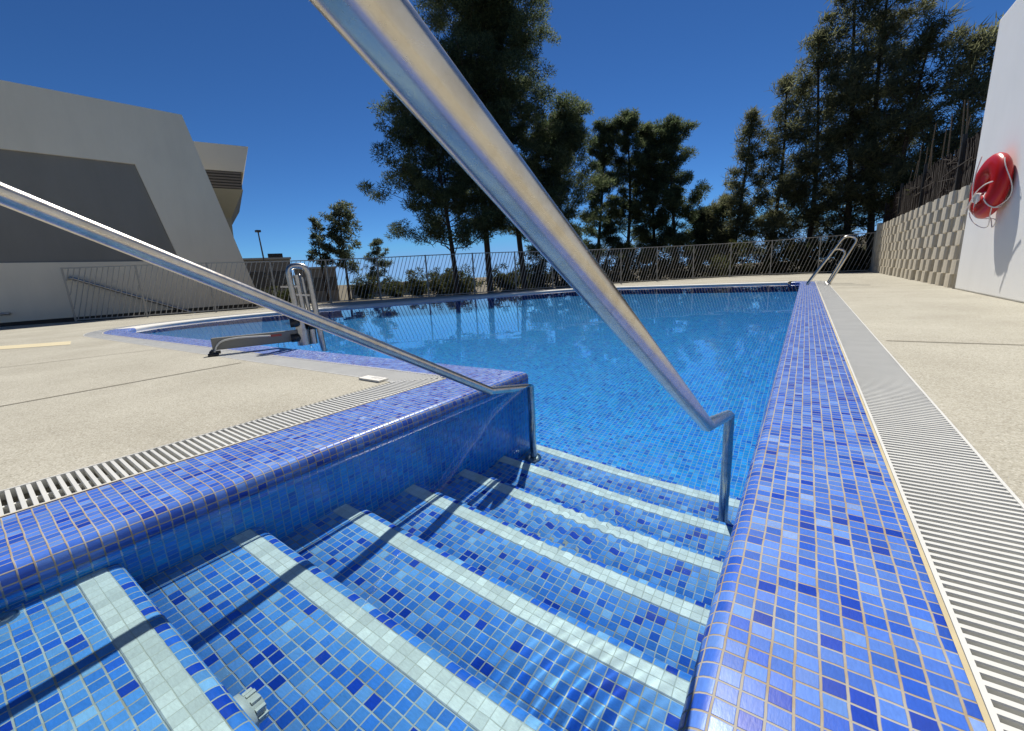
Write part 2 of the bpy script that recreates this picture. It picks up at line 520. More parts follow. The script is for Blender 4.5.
# ------------------------------------------------------------------ copings (rounded nose into the pool)
def coping(name, idx, label, mat=None):
    """sweep: flat top from the grating to a rounded nose at the water"""
    r = 0.062
    sec = [(1.0, 0, 0), ] # (fraction outwards, inward shift, z)
    mb = MB(); run = 0.0
    rows = []
    for i in idx:
        pin, pc = OUT[i], O_COPE[i]
        d = (pc - pin); w = d.length; d = d / w
        # true width of this stretch measured square to the edge
        line = []
        for k in range(7):
            th = math.radians(90 - 15 * k)
            line.append((pin + d * (r - r * math.cos(th)), -r + r * math.sin(th)))
        line = [(pc, 0.0)] + line + [(pin, -0.145)]
        rows.append(line)
    arcw = None
    for a in range(len(idx) - 1):
        A, B = rows[a], rows[a + 1]
        i, j = idx[a], idx[a + 1]
        L = (OUT[j] - OUT[i]).length
        n = max(1, int(L / 0.8))
        t = (OUT[j] - OUT[i]).normalized()
        nrm = Vector((-t.y, t.x))
        for k in range(n):
            f0, f1 = k / n, (k + 1) / n
            for q in range(len(A) - 1):
                def pt(q_, f):
                    p = A[q_][0].lerp(B[q_][0], f); return (p.x, p.y, A[q_][1])
                quad = [pt(q, f0), pt(q, f1), pt(q + 1, f1), pt(q + 1, f0)]
                def vcoord(q_):
                    # arc length from the nose outwards
                    base = 0.0
                    if q_ == 0: return (nrm.dot(A[0][0] - OUT[i]) - r) / TILE
                    if q_ <= 7: return -(r * math.radians(15 * (q_ - 1))) / TILE
                    return -(r * math.pi / 2 + 0.065) / TILE
                def ucoord(p):
                    return (run + t.dot(Vector((p[0], p[1])) - OUT[i])) / TILE
                uv = [(ucoord(quad[0]), vcoord(q)), (ucoord(quad[1]), vcoord(q)), (ucoord(quad[2]), vcoord(q + 1)), (ucoord(quad[3]), vcoord(q + 1))]
                mb.face(quad, uv, True)
        run += L
    o = mb.build(name, mat or M_COPE)
    bm = bmesh.new(); bm.from_mesh(o.data)
    bmesh.ops.remove_doubles(bm, verts=bm.verts, dist=0.0003)
    bmesh.ops.recalc_face_normals(bm, faces=bm.faces)
    bm.to_mesh(o.data); bm.free()
    if mat is None:
        eb = MB()
        for a, b in zip(idx, idx[1:]):
            i0, i1 = O_COPE[a], O_COPE[b]
            d0, d1 = (O_IN[a] - i0).normalized() * 0.012, (O_IN[b] - i1).normalized() * 0.012
            eb.face([(i0.x, i0.y, 0.005), (i1.x, i1.y, 0.005), (i1.x + d1.x, i1.y + d1.y, 0.005), (i0.x + d0.x, i0.y + d0.y, 0.005)])
        eb.build('grout_edge', M_GROUT, o)
    return tag(o, label, 'coping')
nO = len(OUT)
cope_l = coping('pool_coping', [0, 1], 'blue mosaic coping beside the stairs under the left handrail')
kt = 11
cope_n = coping('pool_coping', list(range(1, kt)), 'long blue mosaic coping on the near edge, running to the left tip of the pool')
cope_f = coping('pool_coping', list(range(kt - 1, nO - 7)), 'white stone coping curving along the far edge of the pool below the fence', M_STONE)
cope_r = coping('pool_coping', list(range(nO - 7, nO)), 'straight blue mosaic coping along the right side of the pool')

# ------------------------------------------------------------------ overflow gratings
def grating(name, idx, label, pitch=0.0385, rib_at=(0.5,)):
    o = root(name, (*O_COPE[idx[0]], 0), label, 'grating')
    sl, fr, rb, ch = MB(), MB(), MB(), MB()
    for a in range(len(idx) - 1):
        i, j = idx[a], idx[a + 1]
        c0, c1, g0, g1 = O_COPE[i], O_COPE[j], O_GRATE[i], O_GRATE[j]
        t = (c1 - c0).normalized(); nrm = Vector((-t.y, t.x))
        w = nrm.dot(g0 - c0)
        L = max((c1 - c0).length, (g1 - g0).length)
        # two edge bars
        e = 0.016
        def strip(mb, d0, d1, z0, z1):
            f0, f1 = d0 / w, d1 / w
            p = [c0.lerp(g0, f0), c1.lerp(g1, f0), c1.lerp(g1, f1), c0.lerp(g0, f1)]
            vs = [(*q, z0) for q in p] + [(*q, z1) for q in p]
            mb.add(vs, [(3, 2, 1, 0), (4, 5, 6, 7), (0, 1, 5, 4), (1, 2, 6, 5), (2, 3, 7, 6), (3, 0, 4, 7)])
        strip(fr, 0.003, e, -0.05, 0.003)
        strip(fr, w - e, w - 0.003, -0.05, 0.003)
        for f in rib_at: strip(rb, w * f - 0.012, w * f + 0.012, -0.05, -0.022)
        strip(ch, 0.003, w - 0.003, -0.36, -0.095)
        n = max(1, int(L / pitch))
        for k in range(n):
            f = (k + 0.5) / n
            p, q = c0.lerp(c1, f), g0.lerp(g1, f)
            if abs((c1 - c0).length - (g1 - g0).length) > 0.2:      # mitred run: slats stay square, cut at the mitre
                s_ = f * L
                p = c0 + t * s_; q = p + nrm * w
                sg, sc = t.dot(g0 - c0), t.dot(g0 - c0) + (g1 - g0).length
                lc = (c1 - c0).length
                lo_s = 0.0 if abs(sg) < 1e-3 else None
                # start end
                if sg < -1e-3 or sg > 1e-3:
                    if s_ < max(0.0, sg):
                        continue_w = w * s_ / sg
                        q = p + nrm * min(w, continue_w)
                if s_ > min(lc, sc):
                    fr_w = (lc - s_) / (lc - sc) if lc > sc else 1.0
                    q = p + nrm * w * max(0.0, min(1.0, fr_w))
                if s_ > lc or (q - p).length < 0.09: continue
            d = (q - p).normalized()
            p2, q2 = p + d * e, q - d * e
            hw = pitch * 0.262
            vs = []
            for z, s in ((-0.045, 0.65), (-0.004, 1.0), (0.0, 0.8)):
                vs += [(*(p2 - t * hw * s), z), (*(p2 + t * hw * s), z), (*(q2 + t * hw * s), z), (*(q2 - t * hw * s), z)]
            fs = [(0, 1, 5, 4), (1, 2, 6, 5), (2, 3, 7, 6), (3, 0, 4, 7), (4, 5, 9, 8), (5, 6, 10, 9), (6, 7, 11, 10), (7, 4, 8, 11), (8, 9, 10, 11), (3, 2, 1, 0)]
            sl.add(vs, fs)
    fr.build('frame', M_PLASTIC, o); sl.build('slats', M_PLASTIC, o); rb.build('support_rib', M_RIB, o); ch.build('channel', M_CHANNEL, o)
    return o
grating('overflow_grating', [0, 1], 'white slatted overflow grating beside the stairs on the left')
grating('overflow_grating', list(range(1, nO - 7)), 'white overflow grating curving round the far left end of the pool')
grating('overflow_grating', list(range(nO - 7, nO)), 'long straight white overflow grating on the right side', rib_at=(0.33, 0.67))

# ------------------------------------------------------------------ stairs
stairs = root('pool_stairs', (-1.2, 1.9, -2.2), 'blue mosaic stairs with pale nosing strips leading down into the pool', 'stairs')
NS = 7
Yk = [0.236 + 0.564 * k for k in range(NS)]
Zk = [-0.255 - 0.2835 * k for k in range(NS)]
for k in range(NS):
    z = Zk[k]; zn = Zk[k + 1] if k < NS - 1 else -2.24
    y0 = (Yk[k - 1] + 0.10) if k else YBACK
    y1 = Yk[k] + 0.10
    r = 0.045
    prof = [(y0 - 0.02, z)] + [(y1 - r + r * math.sin(math.radians(15 * a)), z - r + r * math.cos(math.radians(15 * a))) for a in range(7)] + [(y1, zn - 0.02)]
    # UV rows counted from the strip's front edge
    ref = Yk[k] + TILE
    vs_ = []; acc = 0.0
    for a, p in enumerate(prof):
        if a: acc += math.hypot(p[0] - prof[a - 1][0], p[1] - prof[a - 1][1])
        vs_.append(acc)
    v0 = ref - prof[0][0]
    mb = MB()
    for a in range(len(prof) - 1):
        (ya, za), (yb, zb) = prof[a], prof[a + 1]
        ua, ub = XL / TILE, XR / TILE
        mb.face([(XL, ya, za), (XR, ya, za), (XR, yb, zb), (XL, yb, zb)],
                [(ua, (vs_[a] - v0) / TILE + 100), (ub, (vs_[a] - v0) / TILE + 100), (ub, (vs_[a + 1] - v0) / TILE + 100), (ua, (vs_[a + 1] - v0) / TILE + 100)], True)
    mb.face([(XL, y0 - 0.02, zn - 0.02), (XR, y0 - 0.02, zn - 0.02), (XR, y0 - 0.02, z), (XL, y0 - 0.02, z)])
    mb.face([(XL, y0 - 0.02, zn - 0.02), (XL, y1, zn - 0.02), (XR, y1, zn - 0.02), (XR, y0 - 0.02, zn - 0.02)])
    st = mb.build('step', M_STEP, stairs)
    weld(st)
    sb = MB()
    ya, yb = Yk[k] - TILE, Yk[k] + TILE
    for q0, q1, z0, z1 in ((ya, ya + 0.006, z + 0.0, z + 0.005), (ya + 0.006, yb - 0.006, z + 0.005, z + 0.005), (yb - 0.006, yb, z + 0.005, z + 0.0)):
        sb.face([(XL, q0, z0), (XR, q0, z0), (XR, q1, z1), (XL, q1, z1)],
                [(XL / TILE, (q0 - ya) / TILE), (XR / TILE, (q0 - ya) / TILE), (XR / TILE, (q1 - ya) / TILE), (XL / TILE, (q1 - ya) / TILE)], True)
    ns = sb.build('nosing_strip', M_STRIP, st)
    receive(st, ns)
receive(basin, cope_l, cope_n, cope_r)

# ------------------------------------------------------------------ water
def wave(x, y):
    w = 0.0
    w += 0.0009 * noise.noise(Vector((x * 2.0 + 3, y * 2.0, 0.3)))
    w += 0.00050 * noise.noise(Vector((x * 5.0, y * 5.0 + 7, 1.7)))
    w += 0.00013 * noise.noise(Vector((x * 13.0, y * 13.0, 5.7)))
    w += 0.0014 * noise.noise(Vector((x * 0.7, y * 0.7, 9.0)))
    # a patch of short ripples over the stairs
    d = math.hypot(x - 0.7, y - 1.05)
    w += 0.00032 * math.exp(-((x + 0.72) / 0.30) ** 2 - ((y - 1.40) / 0.26) ** 2) * math.sin(d * 105 + 1.2 * math.sin(y * 7))
    return w
xs = list(np.concatenate([np.arange(-18.4, -6, 0.16), np.arange(-6, -2.6, 0.07), np.arange(-2.6, -1.3, 0.02), np.arange(-1.3, -0.1, 0.01), np.arange(-0.1, 0.0, 0.02)]))
ys = list(np.concatenate([np.arange(-1.12, 0.0, 0.02), np.arange(0.0, 0.9, 0.02), np.arange(0.9, 1.9, 0.01), np.arange(1.9, 4.2, 0.02), np.arange(4.2, 8, 0.07), np.arange(8, 22.9, 0.16)]))
def spaced(v):
    v = sorted(float(a) for a in v); out = [v[0]]
    for a in v[1:]:
        if a - out[-1] > 0.006: out.append(a)
    return out
xs, ys = spaced(xs), spaced(ys)
poly = [(p.x, p.y) for p in offset(OUT, 0.03)]
nx, ny = len(xs), len(ys)
keep = np.zeros((nx - 1, ny - 1), bool)
for i in range(nx - 1):
    for j in range(ny - 1):
        cxx, cyy = (xs[i] + xs[i + 1]) / 2, (ys[j] + ys[j + 1]) / 2
        keep[i, j] = (XL - 0.02 < cxx < XR + 0.02 or cyy > YN) and (cyy < 3.7 or inside((cxx, cyy), poly))
idx = {}
wv, wf = [], []
def wi(i, j):
    if (i, j) not in idx:
        idx[(i, j)] = len(wv); x, y = float(xs[i]), float(ys[j])
        wv.append((x, y, WATER + wave(x, y)))
    return idx[(i, j)]
for i in range(nx - 1):
    for j in range(ny - 1):
        if keep[i, j]: wf.append((wi(i, j), wi(i + 1, j), wi(i + 1, j + 1), wi(i, j + 1)))
wb = MB(); wb.add(wv, wf, True)
water = tag(wb.build('water', M_WATER), 'clear blue pool water with fine ripples', 'water', kind='structure')
water.cycles.is_caustics_caster = True

# ------------------------------------------------------------------ handrails
def handrail(x_rail, x_post, slope, y_el, z_el, y_post, z_post, label):
    o = root('handrail', (x_post, y_post, Zk[6]), label, 'handrail', 'handrails of the pool stairs')
    y_top = -0.55; z_top = z_el + slope * (y_el - y_top)
    pts = fillet([(x_rail, -0.75, -0.1), (x_rail, -0.72, z_top), (x_rail, y_top + 0.2, z_top - 0.2 * slope), (x_rail, y_el, z_el),
                  (x_post, y_post, z_post), (x_post, y_post, Zk[6])], [0, 0.12, 0.2, 0.10, 0.10, 0], 10)
    pts = [p for k, p in enumerate(pts) if k == 0 or (p - pts[k - 1]).length > 1e-4]
    mb = MB(); mb.tube(pts, 0.0355, 32)
    t = mb.build('tube', M_STEEL, o)
    fl = MB(); fl.lathe((x_post, y_post, Zk[6]), (0, 0, 1), [(0.0, 0.03), (0.038, 0.03), (0.075, 0.022), (0.085, 0.0)])
    f1 = fl.build('flange', M_STEEL2, o)
    fl = MB(); fl.lathe((x_rail, -0.75, Zk[0]), (0, 0, 1), [(0.0, 0.03), (0.038, 0.03), (0.075, 0.022), (0.085, 0.0)])
    fl.build('flange', M_STEEL2, o)
    receive(t, f1)
    return o
handrail(-2.17, -2.19, 0.531, 2.75, 0.026, 3.43, -0.115, 'stainless handrail on the left, ending at the mosaic corner')
handrail(-0.37, -0.385, 0.5525, 2.30, 0.163, 3.32, -0.10, 'stainless handrail rising closest to the camera, right side of the stairs')

# the white nozzle in the first riser and the dark flange on the first tread
nz = root('water_nozzle', (-1.30, 0.34, -0.37), 'small white plastic nozzle in the riser of the top step', 'nozzle')
mb = MB(); mb.lathe((-1.30, Yk[0] + 0.10, -0.37), (0, 1, 0), [(0.072, 0.0), (0.07, 0.018), (0.05, 0.024), (0.05, 0.05), (0.03, 0.058), (0.0, 0.058)], 24)
receive(mb.build('body', M_PLASTIC, nz))
mb = MB()
for k in range(10):
    a = k * math.pi / 5
    c, s_ = math.cos(a), math.sin(a)
    mb.bar((-1.30 + 0.052 * c, Yk[0] + 0.125, -0.37 + 0.052 * s_), (-1.30 + 0.052 * c, Yk[0] + 0.153, -0.37 + 0.052 * s_), 0.012)
receive(mb.build('grip_ring', M_PLASTIC, nz))
mb = MB(); mb.lathe((-2.37, -0.01, Zk[0]), (0, 0, 1), [(0.0, 0.03), (0.025, 0.03), (0.038, 0.018), (0.042, 0.0)], 20)
tag(mb.build('floor_cap', M_STEEL2), 'small dark metal cap on the top step at the left wall', 'cap')

# ------------------------------------------------------------------ ground beyond the deck
def ring(r, n=48):
    return [(-5 + r * math.cos(2 * math.pi * k / n), 12 + r * math.sin(2 * math.pi * k / n)) for k in range(n)]
gb = MB()
loops = [(deck_out, -0.3), (ring(62), -1.6), (ring(180), -5.0), (ring(900), -11.0), (ring(4200), -13.0)]
zof = {}
for L_, z in loops:
    for p in L_: zof[(round(p[0], 3), round(p[1], 3))] = z
for (a, za), (b, zb) in zip(loops, loops[1:]):
    t = fill(b, [a], 0.0)
    for f in t.f:
        pts = [t.v[i] for i in f]
        gb.face([(p[0], p[1], zof.get((round(p[0], 3), round(p[1], 3)), za)) for p in pts])
ground = tag(gb.build('ground', M_EARTH), 'dry ground sloping away beyond the fence', 'ground', kind='structure')

# ------------------------------------------------------------------ right side: white wall, block wall, embankment
WX = 3.25
mb = MB(); mb.box((WX, -9, 0), (WX + 0.5, 15.75, 6.14))
ww = mb.build('white_wall', M_WHITE); tag(ww, 'tall plain white rendered wall with the red lifebuoy on it', 'wall')
bv = ww.modifiers.new('bevel', 'BEVEL'); bv.width = 0.02; bv.segments = 2

rw = root('block_wall', (3.3, 25, 0), 'low wall of staggered beige split blocks between white wall and fence', 'wall')
rng = random.Random(5)
mb = MB()
CH = 0.376
END = 33.0
for c in range(7):
    z0 = c * CH; z1 = z0 + CH - 0.012
    y = 15.75 + (0.5 if c % 2 else 0.0) - 0.45
    while y < END:
        a, b = max(15.76, y), min(END, y + 0.62)
        if b - a > 0.1:
            x = 3.235 + rng.uniform(-0.03, 0.015)
            lean = 0.004 * c
            P = [(3.36, a), (x + 0.035, a + 0.02), (x, a + 0.09), (x - 0.01, (a + b) / 2), (x, b - 0.09), (x + 0.035, b - 0.02), (3.36, b)]
            vs = [(p[0] + lean, p[1], z0) for p in P] + [(p[0] + lean + 0.012, p[1], z1) for p in P]
            n = len(P)
            mb.add(vs, [tuple(range(n)), tuple(range(2 * n - 1, n - 1, -1))] + [(k, k + n, (k + 1) % n + n, (k + 1) % n) for k in range(n)])
        y += 1.0
blk = mb.build('blocks', M_BLOCK, rw); weld(blk, 0.0001)
mb = MB(); mb.box((3.32, 15.77, -0.02), (3.62, END + 0.2, 7 * CH - 0.03))
mb.build('backing', M_BLOCK, rw)
mb = MB()
pp = [(3.2 + 0.55 - 0.55 * math.cos(math.radians(15 * k)), END + 0.02 + 0.7 * math.sin(math.radians(15 * k))) for k in range(7)] + [(3.9, END + 0.7), (3.9, END + 0.02)]
n = len(pp)
vs = [(p[0], p[1], 0) for p in pp] + [(p[0], p[1], 2.75) for p in pp]
mb.add(vs, [tuple(range(n)), tuple(range(2 * n - 1, n - 1, -1))] + [(k, k + n, (k + 1) % n + n, (k + 1) % n) for k in range(n)])
mb.build('end_pillar', M_LGREY, rw)
mb = MB()
mb.box((3.63, 9, -0.4), (60, 80, 2.55))
tag(mb.build('embankment', M_EARTH), 'raised dry ground behind the block wall', 'ground', kind='structure')

# brushwood screen on the block wall
bs = root('brushwood_fence', (3.7, 25, 2.6), 'dark brushwood fence with posts standing behind the block wall', 'fence')
rng = random.Random(11)
for yy in (17.0, 19.6, 24.9, 30.2, 35.2):
    mb = MB(); mb.bar((3.72, yy, 2.55), (3.72, yy, 4.4 + 0.1 * rng.random()), 0.10)
    mb.build('post', M_BLACK, bs)
mb = MB()
y = 15.8
while y < 35.5:
    h = 4.12 + 0.15 * noise.noise(Vector((y * 0.5, 0, 0))) + rng.uniform(-0.35, 0.15)
    dx, dy = rng.uniform(-0.05, 0.05), rng.uniform(-0.12, 0.12)
    mb.bar((3.78 + rng.uniform(-0.04, 0.08), y, 2.5), (3.78 + dx, y + dy, h), rng.uniform(0.03, 0.055), up=(1, 0, 0))
    y += rng.uniform(0.012, 0.03)
for k in range(22):
    y = rng.uniform(15.8, 32); z = rng.uniform(2.8, 4.0)
    mb.bar((3.70, y, z), (3.70 + rng.uniform(-0.08, 0.05), y + rng.uniform(0.6, 2.0), z + rng.uniform(-0.2, 0.2)), rng.uniform(0.012, 0.024), up=(1, 0, 0))
mb.build('brushwood', M_REED, bs)
mb = MB(); y = 15.8
while y < 35.4:
    h = 4.12 + 0.18 * noise.noise(Vector((y * 0.8, 3, 0))) + rng.uniform(-0.03, 0.03)
    mb.box((3.84, y, 2.5), (3.90, y + 0.398, h)); y += 0.4
mb.build('screen', M_REED, bs)

canes = [(17.4, 4.9), (18.6, 5.1), (19.9, 5.5), (20.6, 5.75), (21.5, 5.3), (22.3, 5.65), (23.6, 5.5), (24.6, 5.3), (26.0, 6.0), (26.5, 5.4), (28.4, 5.9), (29.6, 5.3), (31.5, 5.2)]
rng = random.Random(3)
for yy, zz in canes:
    mb = MB()
    p0 = Vector((3.95, yy, 2.5)); p1 = Vector((3.95 + rng.uniform(-0.2, 0.2), yy + rng.uniform(-0.9, 0.4), zz))
    mid = (p0 + p1) / 2 + Vector((0, rng.uniform(-0.1, 0.1), 0))
    mb.tube([p0, mid, p1], [0.03, 0.025, 0.014], 6)
    o = mb.build('dry_cane', M_CANE)
    tag(o, 'bare dry cane sticking up above the brushwood fence', 'cane', 'dry canes above the brushwood fence')

# ------------------------------------------------------------------ lifebuoy
BC = Vector((WX - 0.20, 13.45, 2.26))
hook = root('buoy_hook', (WX, 13.5, 2.62), 'small metal hook on the white wall holding the red lifebuoy', 'hook')
mb = MB(); mb.tube(fillet([(WX, 13.5, 2.64), (WX - 0.18, 13.47, 2.62), (WX - 0.20, 13.47, 2.72)], 0.06), 0.022, 8); mb.build('arm', M_STEEL2, hook)
mb = MB(); mb.box((WX - 0.03, 13.42, 2.54), (WX - 0.002, 13.58, 2.74)); mb.build('plate', M_STEEL2, hook)
buoy = root('lifebuoy', BC, 'red ring lifebuoy with a white rope hanging on the white wall', 'lifebuoy')
nrm = Vector((-0.99, -0.12, 0.05)).normalized()
ax_a = Vector((0, 0, 1)); ax_a = (ax_a - nrm * ax_a.dot(nrm)).normalized(); ax_b = nrm.cross(ax_a)
RM, rm = 0.40, 0.245
def tor(u, v, k=1.0):
    d = ax_a * math.cos(u) + ax_b * math.sin(u)
    return BC + d * (RM + rm * k * math.cos(v)) + nrm * (rm * 0.55 * k * math.sin(v))
mb = MB(); nu, nv = 48, 18
vs = [tor(2 * math.pi * i / nu, 2 * math.pi * j / nv) for i in range(nu) for j in range(nv)]
mb.add(vs, [(i * nv + j, ((i + 1) % nu) * nv + j, ((i + 1) % nu) * nv + (j + 1) % nv, i * nv + (j + 1) % nv) for i in range(nu) for j in range(nv)], True)
mb.build('ring', M_RED, buoy)
rp = MB()
for q in range(2):
    u0 = math.pi / 4 + (q + 1) * math.pi / 2
    pts = []
    for k in range(13):
        f = k / 12; u = u0 + f * math.pi / 2
        sag = 1.08 + 0.28 * math.sin(f * math.pi)
        pts.append(BC + (ax_a * math.cos(u) + ax_b * math.sin(u)) * (RM + rm * sag) + nrm * (0.07 * math.cos(f * 6 + q)) - Vector((0, 0, 0.10 * math.sin(f * math.pi))))
    rp.tube(pts, 0.009, 6)
    band = [tor(u0, 2 * math.pi * j / 16, 1.06) for j in range(17)]
    rp.tube(band, 0.013, 6)
# loose strands and a knot across the front
for P in ([(0.62, 0.10), (0.30, 0.20), (-0.05, 0.16), (-0.30, 0.02)], [(0.02, -0.62), (0.0, -0.30), (-0.10, -0.02), (-0.26, 0.12), (-0.45, 0.30)]):
    pts = [BC + ax_a * a_ + ax_b * b_ + nrm * 0.20 for a_, b_ in P]
    rp.tube(catmull([pts[0], *pts, pts[-1]], 6), 0.0115, 6)
for q in range(6):
    c = BC + nrm * 0.17 + Vector((0, 0, -0.18 - 0.02 * q))
    rp.tube([c + (ax_b * math.cos(a) * 0.11 + ax_a * math.sin(a) * 0.05 + nrm * 0.02 * math.sin(2 * a)) for a in [k * math.pi / 6 for k in range(13)]], 0.012, 6)
tail = [BC + ax_b * 0.1 + nrm * 0.16 + Vector((0, 0, -0.3)), BC + ax_b * 0.12 + nrm * 0.10 + Vector((0, 0, -0.60)), Vector((WX - 0.08, 13.3, 1.58)), Vector((WX - 0.07, 13.42, 1.42)), Vector((WX - 0.08, 13.55, 1.6)), BC + Vector((0.1, 0.2, -0.6))]
rp.tube(catmull([tail[0], *tail, tail[-1]], 6), 0.010, 6)
rp.build('rope', M_ROPE, buoy)

# ------------------------------------------------------------------ slatted fence
fence = root('pool_fence', (0, 33.4, 0), 'long dark metal fence of slanted bars round the far side of the pool', 'fence')
FH, GAP = 2.24, 0.09
def fence_xy(pts):
    d = [0.0]
    for a, b in zip(pts, pts[1:]): d.append(d[-1] + (b - a).length)
    def at(s):
        s = max(0, min(d[-1], s))
        for k in range(len(pts) - 1):
            if s <= d[k + 1] + 1e-9:
                return pts[k].lerp(pts[k + 1], (s - d[k]) / (d[k + 1] - d[k]))
    return at, d[-1]
f_at, f_len = fence_xy(FENCE)
NB = round(f_len / 2.62)
st = f_len / NB
for k in range(NB + 1):
    p = f_at(k * st)
    mb = MB(); mb.bar((p.x, p.y, 0.0), (p.x, p.y, FH + 0.03), 0.06)
    mb.build('post', M_FENCE, fence)
for k in range(NB):
    s0, s1 = k * st, (k + 1) * st
    a, b = f_at(s0), f_at(s1)
    t = (b - a).normalized()
    mb = MB()
    for z in (GAP, FH):
        mb.bar((*(a + t * 0.04), z), (*(b - t * 0.04), z), 0.055, 0.045)
    nb = 13; run_ = 0.72
    for q in range(nb + 5):
        sb_ = (q + 0.5) / nb * st            # foot of the bar along the bay
        f0, f1 = 0.0, 1.0
        # s(f) = sb_ - run_*f must stay in (0.05, st-0.05)
        lo, hi = 0.05, st - 0.05
        f0 = max(f0, (sb_ - hi) / run_); f1 = min(f1, (sb_ - lo) / run_)
        if f1 - f0 < 0.05: continue
        pa, pb_ = a + t * (sb_ - run_ * f0), a + t * (sb_ - run_ * f1)
        mb.bar((pa.x, pa.y, GAP + 0.02 + (FH - GAP - 0.04) * f0), (pb_.x, pb_.y, GAP + 0.02 + (FH - GAP - 0.04) * f1), 0.029, 0.024, up=(0, 0, 1))
    mb.build('bar_panel', M_FENCE, fence)

# ------------------------------------------------------------------ pool ladders
def ladder(base, out_dir, along, gap, lean, tops, depth, label):
    o = root('pool_ladder', base, label, 'ladder', 'pool ladders')
    base, out_dir, along = Vector(base), Vector(out_dir).normalized(), Vector(along).normalized()
    Z = Vector((0, 0, 1))
    for k, top in enumerate(tops):
        b = base + along * gap * k
        P = lambda u, z: b + out_dir * u + Z * z
        w = 0.62
        pts = fillet([P(-0.12 - lean * 0.4, -depth), P(-0.02, 0.0), P(lean * top, top), P(lean * top + w * 0.62, top - 0.12), P(w + lean * 0.05, 0.02), P(w, -0.05)],
                     [0, 0.5, 0.26, 0.30, 0.1, 0], 8)
        mb = MB(); mb.tube(pts, 0.04, 12)
        r = mb.build('rail', M_STEEL, o); receive(r)
        mb = MB(); mb.lathe(P(w, 0), (0, 0, 1), [(0, 0.04), (0.06, 0.04), (0.09, 0.015), (0.10, 0.0)], 16); mb.build('flange', M_STEEL2, o)
    for z in (-0.35, -0.85, -1.35):
        u = -0.04 + lean * 0.3 * z * 0.4
        mb = MB()
        c0 = base + out_dir * u + Z * z; c1 = c0 + along * gap * (len(tops) - 1)
        mb.bar(c0, c1, 0.16, 0.05)
        r = mb.build('tread', M_STEEL2, o); receive(r)
ladder((0.10, 19.7, 0), (1, 0, 0), (0, 1, 0), 1.1, 0.56, (1.72, 1.32), 1.6, 'stainless pool ladder with tall leaning rails at the far right corner')
ladder((-17.33, 9.75, 0), (-0.88, 0.48, 0), (0.48, 0.88, 0), 0.36, 0.12, (1.5, 1.42), 1.6, 'small stainless pool ladder on the far left bank by the fence')

# ------------------------------------------------------------------ hoist for bathers
lift = root('pool_lift', (-7.2, 3.6, 0), 'stainless pool lift with looped mast and grey base beam', 'pool lift')
b0 = Vector((-7.66, 2.62, 0)); bd = Vector((0.43, 0.90, 0)).normalized(); bn = Vector((-bd.y, bd.x, 0))
fr_ = lambda p: b0 + bd * p[0] + bn * p[1] + Vector((0, 0, p[2]))
mb = MB(); mb.box((0.08, -0.05, 0.08), (1.30, 0.05, 0.27), fr_); lb = mb.build('base_beam', M_GREYPL, lift)
bv = lb.modifiers.new('bevel', 'BEVEL'); bv.width = 0.006; bv.segments = 2
mb = MB(); mb.tube(fillet([fr_((0.06, -0.14, 0.0)), fr_((0.06, -0.14, 0.06)), fr_((0.06, 0.16, 0.06)), fr_((0.06, 0.16, 0.0))], 0.03), 0.025, 8)
mb.tube([fr_((0.02, -0.14, 0.02)), fr_((0.16, -0.14, 0.02))], 0.03, 8); mb.tube([fr_((0.02, 0.16, 0.02)), fr_((0.16, 0.16, 0.02))], 0.03, 8)
mb.build('foot', M_BLACK, lift)
mb = MB(); mb.tube([fr_((1.38, 0, 0)), fr_((1.38, 0, 0.50))], 0.10, 16); mb.tube([fr_((1.54, 0.02, 0)), fr_((1.54, 0.02, 0.36))], 0.06, 12); mb.build('column', M_STEEL2, lift)
mb = MB(); mb.tube(fillet([fr_((1.36, -0.03, 0.30)), fr_((1.30, -0.03, 1.33)), fr_((1.60, -0.03, 1.33)), fr_((1.69, -0.03, -0.5))], [0, 0.15, 0.15, 0], 10), 0.047, 14)
lo_ = mb.build('mast_loop', M_STEEL2, lift); receive(lo_)
mb = MB(); mb.tube([fr_((1.46, 0.02, 0.3)), fr_((1.42, 0.02, 1.18))], 0.05, 12); mb.tube([fr_((1.55, 0.03, 0.3)), fr_((1.51, 0.03, 1.14))], 0.032, 12); mb.build('ram', M_STEEL2, lift)
mb = MB(); mb.bar(fr_((1.16, -0.02, 1.0)), fr_((1.44, -0.02, 0.99)), 0.05, 0.03); mb.bar(fr_((1.34, -0.02, 0.86)), fr_((1.62, -0.02, 0.83)), 0.03, 0.03); mb.build('crossbar', M_STEEL2, lift)
for (u, d, z, r) in ((1.28, -0.1, 0.40, 0.075), (1.30, 0.05, 0.47, 0.06), (1.56, -0.06, 0.33, 0.075), (1.66, -0.02, 0.31, 0.055), (1.26, -0.05, 0.14, 0.07)):
    mb = MB(); mb.lathe(fr_((u - 0.07, d, z)), bd, [(0, 0), (r, 0), (r, 0.1), (r * 0.7, 0.14), (0, 0.14)], 12)
    mb.build('clamp', M_BLACK, lift)
mb = MB(); mb.tube(catmull([fr_((0.1, -0.07, 0.02)), fr_((0.1, -0.07, 0.05)), fr_((0.2, -0.075, 0.2)), fr_((0.45, -0.075, 0.24)), fr_((0.9, -0.075, 0.22)), fr_((0.9, -0.075, 0.22))], 6), 0.014, 8); mb.build('hose', M_RIB, lift)
mb = MB(); mb.box((0.86, -0.056, 0.20), (1.06, -0.0515, 0.235), fr_); mb.build('decal', plain('red_decal', lin(168, 70, 62), 0.5), lift)

